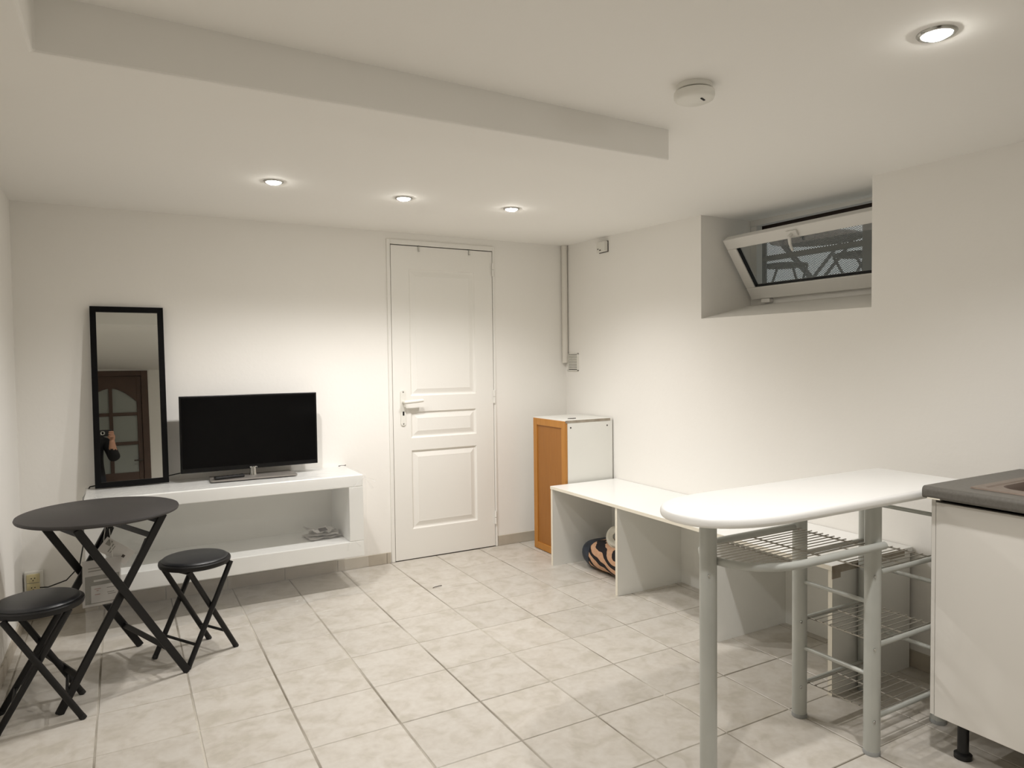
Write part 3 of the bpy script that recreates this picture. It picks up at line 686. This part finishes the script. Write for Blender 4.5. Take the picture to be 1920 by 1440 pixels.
bag_part(-1.20, -.77, 'striped_body', ZEBRA); bag_part(-.795, -.671, 'navy_end', NAVY, .002)
t = thing('hose_coil', 'white coiled hose lying on the striped bag', 'hose', (-.30, -.98, .19))
ca = Vector((-.75, -.62, .25)).normalized(); cu = Vector((0, 0, 1)).cross(ca).normalized(); cv = ca.cross(cu); cc = Vector((-.305, -.985, .236))
mb = MB(); pts = []
for k in range(150):
    a = 2*math.pi*k/30; r = .058-.0062*(k/30); pts.append(cc+(cu*math.cos(a)+cv*math.sin(a))*r+ca*.004*math.sin(k*.4))
mb.tube(pts, .0052, 8).build('hose', COIL, t, smooth=True)
MB().tube([cc+(cu*math.cos(2*math.pi*k/36)+cv*math.sin(2*math.pi*k/36))*.062-ca*.014 for k in range(36)], .009, 10, closed=True).build('outer_loop', COIL, t, smooth=True)

# ================================================================== BREAKFAST BAR
t = thing('breakfast_bar', 'white rounded breakfast bar on silver tube legs with wire shelves', 'bar table', (-.88, -2.755, 0))
cyb, hwb = -2.755, .184; poly = [(-.25, cyb-hwb), (-.25, cyb+hwb)]
for k in range(25):
    a = math.pi/2+math.pi*k/24; ca_, sa_ = math.cos(a), math.sin(a)
    poly.append((-1.16+.312*math.copysign(abs(ca_)**.85, ca_), cyb+hwb*math.copysign(abs(sa_)**.85, sa_)))
MB().prism(poly, .823, .856, .013, 4).build('bar_top', LAM, t, smooth=True)
def leg(x, y, screws):
    L = MB().tube([(x, y, .012), (x, y, .823)], .0255, 24).build('leg', SILV, t, smooth=True)
    MB().lathe([(.0265, 0), (.0265, .012), (.0255, .014)], 24, (x, y, 0)).build('foot_cap', GALV, L, smooth=True)
    dv = Vector((CAM.x-x, CAM.y-y, 0)).normalized(); dv = Vector((-.62, -.78, 0))
    for z in screws: MB().lathe([(.0055, -.002), (.0055, .001), (.003, .004), (.0006, .0045)], 12, Vector((x, y, z))+dv*.0255, 'y').build('screw', CHROME, L, smooth=True)
LX, RX, NYb, FYb = -.740, -.360, -2.880, -2.602
leg(-1.334, -2.748, (.655,)); leg(LX, NYb, (.59, .352, .115)); leg(LX, FYb, (.352, .115)); leg(RX, NYb, ()); leg(RX, FYb, ())
# upper U-shaped shelf on the left
ZU = .690
pts = [(LX+.012, NYb-.031, ZU), (-1.0, NYb-.031, ZU)]
for k in range(13):
    a = -math.pi/2-math.pi*k/12; pts.append((-1.12+.188*math.cos(a), (NYb-.031+FYb+.008)/2+(FYb+.039-NYb)/2*math.sin(a), ZU))
pts += [(-1.0, FYb+.008, ZU), (LX, FYb+.008, ZU)]
MB().tube(pts, .0125, 14).build('shelf_rail', SILV, t, smooth=True)
def wires(name, x0, x1, y0, y1, z, n, yc=(0.15, .85), shape=None):
    mb = MB()
    for k in range(n):
        y = y0+(y1-y0)*(k+.5)/n; xa = shape(y) if shape else x0
        mb.tube([(xa, y, z), (x1, y, z)], .0019, 6)
    for c in yc: x = x0+(x1-x0)*c; mb.tube([(x, y0+.004, z-.004), (x, y1-.004, z-.004)], .0026, 6)
    return mb.build(name, WIRE, t, smooth=True)
wires('wire_shelf', -1.22, -.76, NYb+.005, FYb-.01, ZU, 12, (.22, .5, .97), lambda y: -1.13-.185*math.sqrt(max(0, 1-((y-cyb-.014)/.145)**2)))
for z in (.590, .352, .115):
    for y in (NYb, FYb): MB().tube([(LX, y, z), (RX, y, z)], .0085, 12).build('shelf_rail', SILV, t, smooth=True)
    wires('wire_shelf', LX+.03, RX-.03, NYb, FYb, z+.006, 10, (.02, .5, .98))
for z in (.734, .495, .256):
    for x in ((LX, RX) if z < .7 else (RX,)): MB().tube([(x, NYb, z), (x, FYb, z)], .0075, 12).build('side_rail', SILV, t, smooth=True)

# ================================================================== KITCHEN UNIT
KY0, KY1, KX = -4.17, -2.972, -.575
t = thing('kitchen_cabinet', 'white kitchen base cabinet on black legs at the right edge', 'cabinet', (-.29, -3.57, 0))
mb = MB().box(KX+.022, -.015, KY1-.016, KY1, .13, .838).box(KX+.022, -.015, KY0, KY0+.016, .13, .838).box(KX+.022, -.015, KY0+.016, KY1-.016, .13, .146).box(-.024, -.015, KY0, KY1, .13, .838)
mb.build('body', KITW, t)
B(KX+.002, KX+.022, KY1-.012, KY1, .13, .838).build('filler_strip', KITW, t)
for a, b in ((-3.568, KY1-.014), (KY0, -3.572)): B(KX, KX+.019, a, b, .128, .826).build('door', KITW, t, bevel=.0015)
for x in (-.515, -.07):
    for y in (-3.045, -4.08):
        L = MB().lathe([(.0165, .018), (.0165, .118), (.028, .120), (.028, .13)], 20, (x, y, 0)).build('leg', BLKP, t, smooth=True)
        MB().lathe([(.026, 0), (.026, .014), (.018, .02)], 20, (x, y, 0)).build('foot', BLKP, L, smooth=True)
SX0, SX1, SY0_, SY1_ = -.47, -.10, -3.62, -3.09
WX, WY = -.612, -2.962
def pro(y0, y1, x1=-.002):   # worktop strip with rounded front edge, along y
    mb = MB(); z0, z1 = .841, .879; P = [(x1, z0), (x1, z1)]
    for k in range(7): a = math.pi/2*k/6; P.append((WX+.014-.014*math.sin(a), z1-.014+.014*math.cos(a)))
    for k in range(5): a = math.pi/2*k/4; P.append((WX+.010-.010*math.cos(a), z0+.010-.010*math.sin(a)))
    n = len(P); mb.v = [Vector((x, y, z)) for y in (y0, y1) for x, z in P]
    mb.f = [tuple(range(n)), tuple(range(2*n-1, n-1, -1))]+[(k, (k+1) % n, n+(k+1) % n, n+k) for k in range(n)]
    return mb
wt = thing('kitchen_worktop', 'dark grey laminate worktop with the sink', 'worktop', (-.3, -3.55, .841))
mb = pro(SY1_, WY); q = pro(KY0-.02, SY0_); mb.add(q.v, q.f); q = pro(SY0_, SY1_, SX0); mb.add(q.v, q.f); mb.box(SX1, -.002, SY0_, SY1_, .841, .879)
mb.build('slab', WTOP, wt)
mb = MB()
mb.box(WX+.0015, WX+.012, WY-.055, WY-.016, .8403, .8445); mb.build('chipped_edge', BOARD, wt)
t = thing('kitchen_sink', 'brown inset kitchen sink in the dark worktop', 'sink', (-.29, -3.35, .74))
ox0, ox1, oy0, oy1 = -.535, -.055, -3.66, -3.062
def rring(x0, x1, y0, y1, r, n=6):
    out = []
    for cx, cyy, a0 in ((x1-r, y1-r, 0), (x0+r, y1-r, 90), (x0+r, y0+r, 180), (x1-r, y0+r, 270)):
        for k in range(n+1): a = math.radians(a0+90*k/n); out.append((cx+r*math.cos(a), cyy+r*math.sin(a)))
    return out
mb = MB(); rg = [(rring(ox0, ox1, oy0, oy1, .012), .8795), (rring(ox0+.003, ox1-.003, oy0+.003, oy1-.003, .012), .8835), (rring(ox0+.028, ox1-.028, oy0+.028, oy1-.028, .02), .8835), (rring(ox0+.034, ox1-.034, oy0+.034, oy1-.034, .02), .8805), (rring(-.462, -.108, -3.60, -3.105, .06), .8805)]
for P, z in rg: mb.v += [Vector((x, y, z)) for x, y in P]
n = len(rg[0][0])
for i in range(len(rg)-1):
    for k in range(n): mb.f.append((i*n+k, i*n+(k+1) % n, i*n+n+(k+1) % n, i*n+n+k))
mb.build('rim', SINKM, t)
mb = MB(); rg = [(rring(-.462, -.108, -3.60, -3.105, .06), .8805), (rring(-.452, -.118, -3.59, -3.115, .06), .868), (rring(-.44, -.13, -3.575, -3.13, .07), .74), (rring(-.40, -.17, -3.53, -3.17, .07), .728)]
for P, z in rg: mb.v += [Vector((x, y, z)) for x, y in P]
for i in range(len(rg)-1):
    for k in range(n): mb.f.append((i*n+k, i*n+(k+1) % n, i*n+n+(k+1) % n, i*n+n+k))
mb.f.append(tuple(3*n+k for k in range(n))); mb.build('bowl', SINKD, t, smooth=True)
MB().lathe([(.04, .0), (.04, .003), (.02, .001)], 20, (-.285, -3.35, .728)).build('drain', CHROME, t)

# ================================================================== OUTSIDE THE WINDOW
struct(B(.66, 6.5, -4.5, 4, 1.40, 1.52).build('patio', PATIO), 'concrete patio outside the window', 'patio')
GZ = 1.52
t = thing('garden_table', 'round grey garden table seen through the window', 'table', (1.95, -.62, GZ), math.radians(30))
MB().lathe([(.335, .690), (.345, .700), (.345, .712), (.001, .715)], 40).build('table_top', OUTM, t, smooth=True, local=True)
for dx in (-.2, .2):
    for s_ in (-1, 1): MB().tube([(dx+s_*.012, -s_*.27, 0), (dx+s_*.012, s_*.25, .69)], .013, 8).build('leg', OUTM, t, smooth=True, local=True)
def gstool(loc, rz, label):
    t = thing('garden_stool', label, 'stool', loc, rz, group='grey garden stools outside')
    MB().lathe([(.15, .436), (.165, .442), (.165, .450), (.001, .453)], 32).build('seat', OUTM, t, local=True, smooth=True)
    for s_ in (-1, 1):
        for sg in (-1, 1): MB().tube([(s_*.12, sg*-.15, 0), (s_*.12, sg*.11, .44)], .009, 8).build('leg', OUTM, t, local=True, smooth=True)
    return t
g = gstool((1.42, -.76, GZ), math.radians(100), 'grey garden stool left in the window view, before the garden table')
dup(g, (1.42, -1.36, GZ), math.radians(65), 'grey garden stool right in the window view, beside the screen post')

# ================================================================== PHOTOGRAPHER (seen in the mirror)
def skin_mesh(name, chains, sub=2):
    me = bpy.data.meshes.new(name); vs, es, rad = [], [], []
    idx = {}
    for ch in chains:
        prev = None
        for (p, r) in ch:
            key = tuple(round(c, 4) for c in p)
            if key in idx: i = idx[key]
            else: i = len(vs); vs.append(p); rad.append(r); idx[key] = i
            if prev is not None and prev != i: es.append((prev, i))
            prev = i
    me.from_pydata(vs, es, []); o = bpy.data.objects.new(name, me); COL.objects.link(o)
    o.modifiers.new('skin', 'SKIN'); layer = me.skin_vertices[0]
    for i, r in enumerate(rad):
        rr_ = r if isinstance(r, tuple) else (r, r); layer.data[i].radius = rr_; layer.data[i].use_root = (i == 0)
    sm = o.modifiers.new('sub', 'SUBSURF'); sm.levels = sub; sm.render_levels = sub
    bpy.context.view_layer.update(); dg = bpy.context.evaluated_depsgraph_get()
    out = bpy.data.meshes.new_from_object(o.evaluated_get(dg)); bpy.data.objects.remove(o)
    return out
PX, PY = -2.965, -4.63
K = .915
body_ch = [
    [((PX, PY, .94*K), (.15, .11)), ((PX, PY-.005, 1.10*K), (.135, .10)), ((PX, PY, 1.28*K), (.155, .11)), ((PX, PY, 1.37*K), (.13, .085)), ((PX-.01, PY+.012, 1.45*K), (.050, .050)), ((PX-.03, PY+.03, 1.52*K), (.053, .058))],
    [((PX, PY, .94*K), (.15, .11)), ((PX+.085, PY, .86*K), .085), ((PX+.095, PY+.01, .48*K), .056), ((PX+.10, PY-.01, .28*K), .052), ((PX+.10, PY-.02, .085), .036), ((PX+.105, PY+.06, .04), .038), ((PX+.11, PY+.15, .03), .03)],
    [((PX, PY, .94*K), (.15, .11)), ((PX-.085, PY, .86*K), .085), ((PX-.095, PY+.01, .48*K), .056), ((PX-.10, PY-.01, .28*K), .052), ((PX-.10, PY-.02, .085), .036), ((PX-.105, PY+.06, .04), .038), ((PX-.11, PY+.15, .03), .03)],
    [((PX, PY, 1.37*K), (.13, .085)), ((PX+.15, PY+.01, 1.225), .062), ((PX+.205, PY+.05, 1.13), .062), ((-2.732, PY+.13, 1.04), .064), ((-2.745, PY+.215, 1.085), .058), ((-2.755, -4.372, 1.150), .038), ((-2.757, -4.335, 1.205), .028), ((-2.762, -4.315, 1.235), .027)],
    [((PX, PY, 1.37*K), (.13, .085)), ((PX-.15, PY+.01, 1.225), .062), ((PX-.19, PY+.06, 1.12), .056), ((PX-.175, PY+.15, 1.05), .052), ((PX-.09, PY+.25, 1.14), .044), ((-2.952, -4.335, 1.215), .029), ((-2.945, -4.315, 1.24), .027)],
]
bme = skin_mesh('person', body_ch, 2)
bm = bmesh.new(); bm.from_mesh(bme)
# head: shaped ellipsoid with nose, brow, chin and ears
def head(bm, c):
    r = bmesh.ops.create_uvsphere(bm, u_segments=28, v_segments=20, radius=1.0); vs = r['verts']
    for v in vs:
        x, y, z = v.co; w = 1.0 if z > -.1 else 1.0-.30*min(1, (-z-.1)/.9)
        X, Y, Z = x*.076*w, y*.096*(w if y > 0 else 1), z*.118
        if y > .6 and abs(x) < .28: Y += .022*max(0, 1-abs(x)/.28)*max(0, 1-abs(z+.18)/.32)      # nose
        if y > .5 and abs(x) < .5 and -.62 < z < -.48: Y -= .004                                   # mouth
        if y > .6 and .18 < abs(x) < .5 and -.05 < z < .15: Y -= .006                               # eye sockets
        if abs(x) > .86 and abs(z+.05) < .3 and abs(y) < .35: X += math.copysign(.012, x)           # ears
        v.co = Vector((X, Y, Z))+c
    return vs
head(bm, Vector((PX-.035, PY+.045, 1.585*K)))
for f in bm.faces: f.smooth = True
bm.to_mesh(bme); bm.free()
# hands: palm and five fingers each, closed round the camera
def hand(sx_, wrist):
    s_ = sx_; w = Vector(wrist); ch = []
    palm = [(tuple(w), (.024, .018)), (tuple(w+Vector((0, .006, .03))), (.032, .018)), (tuple(w+Vector((-s_*.004, .014, .065))), (.036, .016))]
    ch.append(palm)
    return ch, w
def finger_chain(pts, r): return [(tuple(p), r*(1-.12*i)) for i, p in enumerate(pts)]
parts = [bme]
for s_, w in ((1, Vector((-2.757, -4.335, 1.205))), (-1, Vector((-2.950, -4.335, 1.215)))):
    xe = -2.762 if s_ == 1 else -2.938                                   # camera end face
    P0 = w; P1 = w+Vector((s_*.006, .008, .045)); P2 = w+Vector((s_*.010, .016, .085))
    parts.append(skin_mesh('hand', [[(tuple(P0), (.024, .019)), (tuple(P1), (.020, .030)), (tuple(P2), (.017, .031))]], 2))
    for k, (dz, ln) in enumerate(((.100, .92), (.083, 1.0), (.066, .95), (.050, .8))):
        b0 = Vector((w.x+s_*.012, w.y+.030, w.z+dz*.95)); q1 = Vector((xe+s_*.012, -4.270, w.z+dz+.004)); q2 = Vector((xe-s_*.006*ln, -4.2575, w.z+dz+.004)); q3 = Vector((xe-s_*.032*ln, -4.2585, w.z+dz+.002))
        if s_ == 1: q2.y -= .0; 
        parts.append(skin_mesh('finger', [[(tuple(b0), .0095), (tuple(q1), .0085), (tuple(q2), .0078), (tuple(q3), .0068)]], 1))
    tb = [w+Vector((-s_*.012, .004, .03)), w+Vector((-s_*.030, -.004, .055)), w+Vector((-s_*.045, -.006, .080))]
    parts.append(skin_mesh('thumb', [[(tuple(tb[0]), .012), (tuple(tb[1]), .0105), (tuple(tb[2]), .0085)]], 1))
bm = bmesh.new()
nbody = None
for k, p in enumerate(parts):
    bm.from_mesh(p)
    if k == 0: bm.faces.ensure_lookup_table(); nbody = len(bm.faces)
pm = bpy.data.meshes.new('person'); pm2 = pm
for mm in (JACKET, TROUS, SKIN, SHOE): pm.materials.append(mm)
for i, f in enumerate(bm.faces):
    c = f.calc_center_median(); f.smooth = True
    if i >= nbody: f.material_index = 2
    elif c.z > 1.325 and abs(c.x-PX) < .14: f.material_index = 2
    elif c.z < .10: f.material_index = 3
    elif c.z < .85: f.material_index = 1
    elif c.y > PY+.262 and c.z > 1.13 and abs(c.x-PX) > .02: f.material_index = 2
    else: f.material_index = 0
per = Vector((PX, PY, 0))
for v in bm.verts: v.co -= per
bm.to_mesh(pm); bm.free()
po = bpy.data.objects.new('person', pm); COL.objects.link(po); po.location = per; WM['person'] = Matrix.Translation(per)
tag(po, 'person in a dark jacket holding a camera, seen in the mirror', 'person')
mb = MB(); hc = Vector((PX-.035, PY+.037, 1.592*K)); n = 28
for j in range(12):
    ph = math.pi/2*(1-j/11*1.25)
    for k in range(n):
        a = 2*math.pi*k/n; x, y, z = math.cos(ph)*math.cos(a), math.cos(ph)*math.sin(a), math.sin(ph)
        if y > .25 and z < .55: z = .55-.02*j; 
        r = 1.03+.04*noise.noise(Vector((x*4, y*4, z*4))); mb.v.append(hc+Vector((x*.083*r, y*.104*r, z*.124*r)))
for j in range(11):
    for k in range(n): a = j*n+k; b = a+n; mb.f.append((a, a+(k+1) % n-k, b+(k+1) % n-k, b))
mb.build('hair', HAIR, po, smooth=True)
for s_ in (-1, 1):
    MB().lathe([(.0005, .010), (.007, .007), (.010, 0), (.007, -.006), (.0005, -.009)], 10, (PX-.035+s_*.031, PY+.045+.080, 1.592*K), 'y').build('eye', PLASW, po, smooth=True)
    MB().lathe([(.0045, .0105), (.0035, .0125), (.0004, .013)], 10, (PX-.035+s_*.031, PY+.045+.0775, 1.592*K), 'y').build('iris', INK, po, smooth=True)
    MB().tube([(PX-.035+s_*.018, PY+.045+.093, 1.592*K+.019), (PX-.035+s_*.033, PY+.045+.089, 1.592*K+.022), (PX-.035+s_*.046, PY+.045+.078, 1.592*K+.018)], .0028, 6).build('eyebrow', HAIR, po, smooth=True)
MB().tube([(PX-.035-.022, PY+.045+.072, 1.525*K), (PX-.035, PY+.045+.082, 1.527*K), (PX-.035+.022, PY+.045+.072, 1.525*K)], [.002, .0042, .002], 8).build('lips', RED, po, smooth=True)
# the camera in the hands
t = thing('compact_camera', 'black compact camera held up by the person in the mirror', 'camera', (-2.85, -4.285, 1.268))
B(-2.938, -2.762, -4.296, -4.272, 1.266, 1.334).build('body', BLKP, t, bevel=.004)
MB().lathe([(.021, -4.274), (.021, -4.269), (.017, -4.267), (.016, -4.270), (.013, -4.271)], 28, (CAM.x, 0, CAM.z), 'y').build('lens_ring', CHROME, t, smooth=True)
MB().lathe([(.0135, -4.2715), (.006, -4.2695), (.0005, -4.269)], 24, (CAM.x, 0, CAM.z), 'y').build('lens_glass', SCREEN, t, smooth=True)
MB().lathe([(.006, 1.334), (.006, 1.340)], 14, (-2.80, -4.284, 0)).build('shutter_button', CHROME, t)
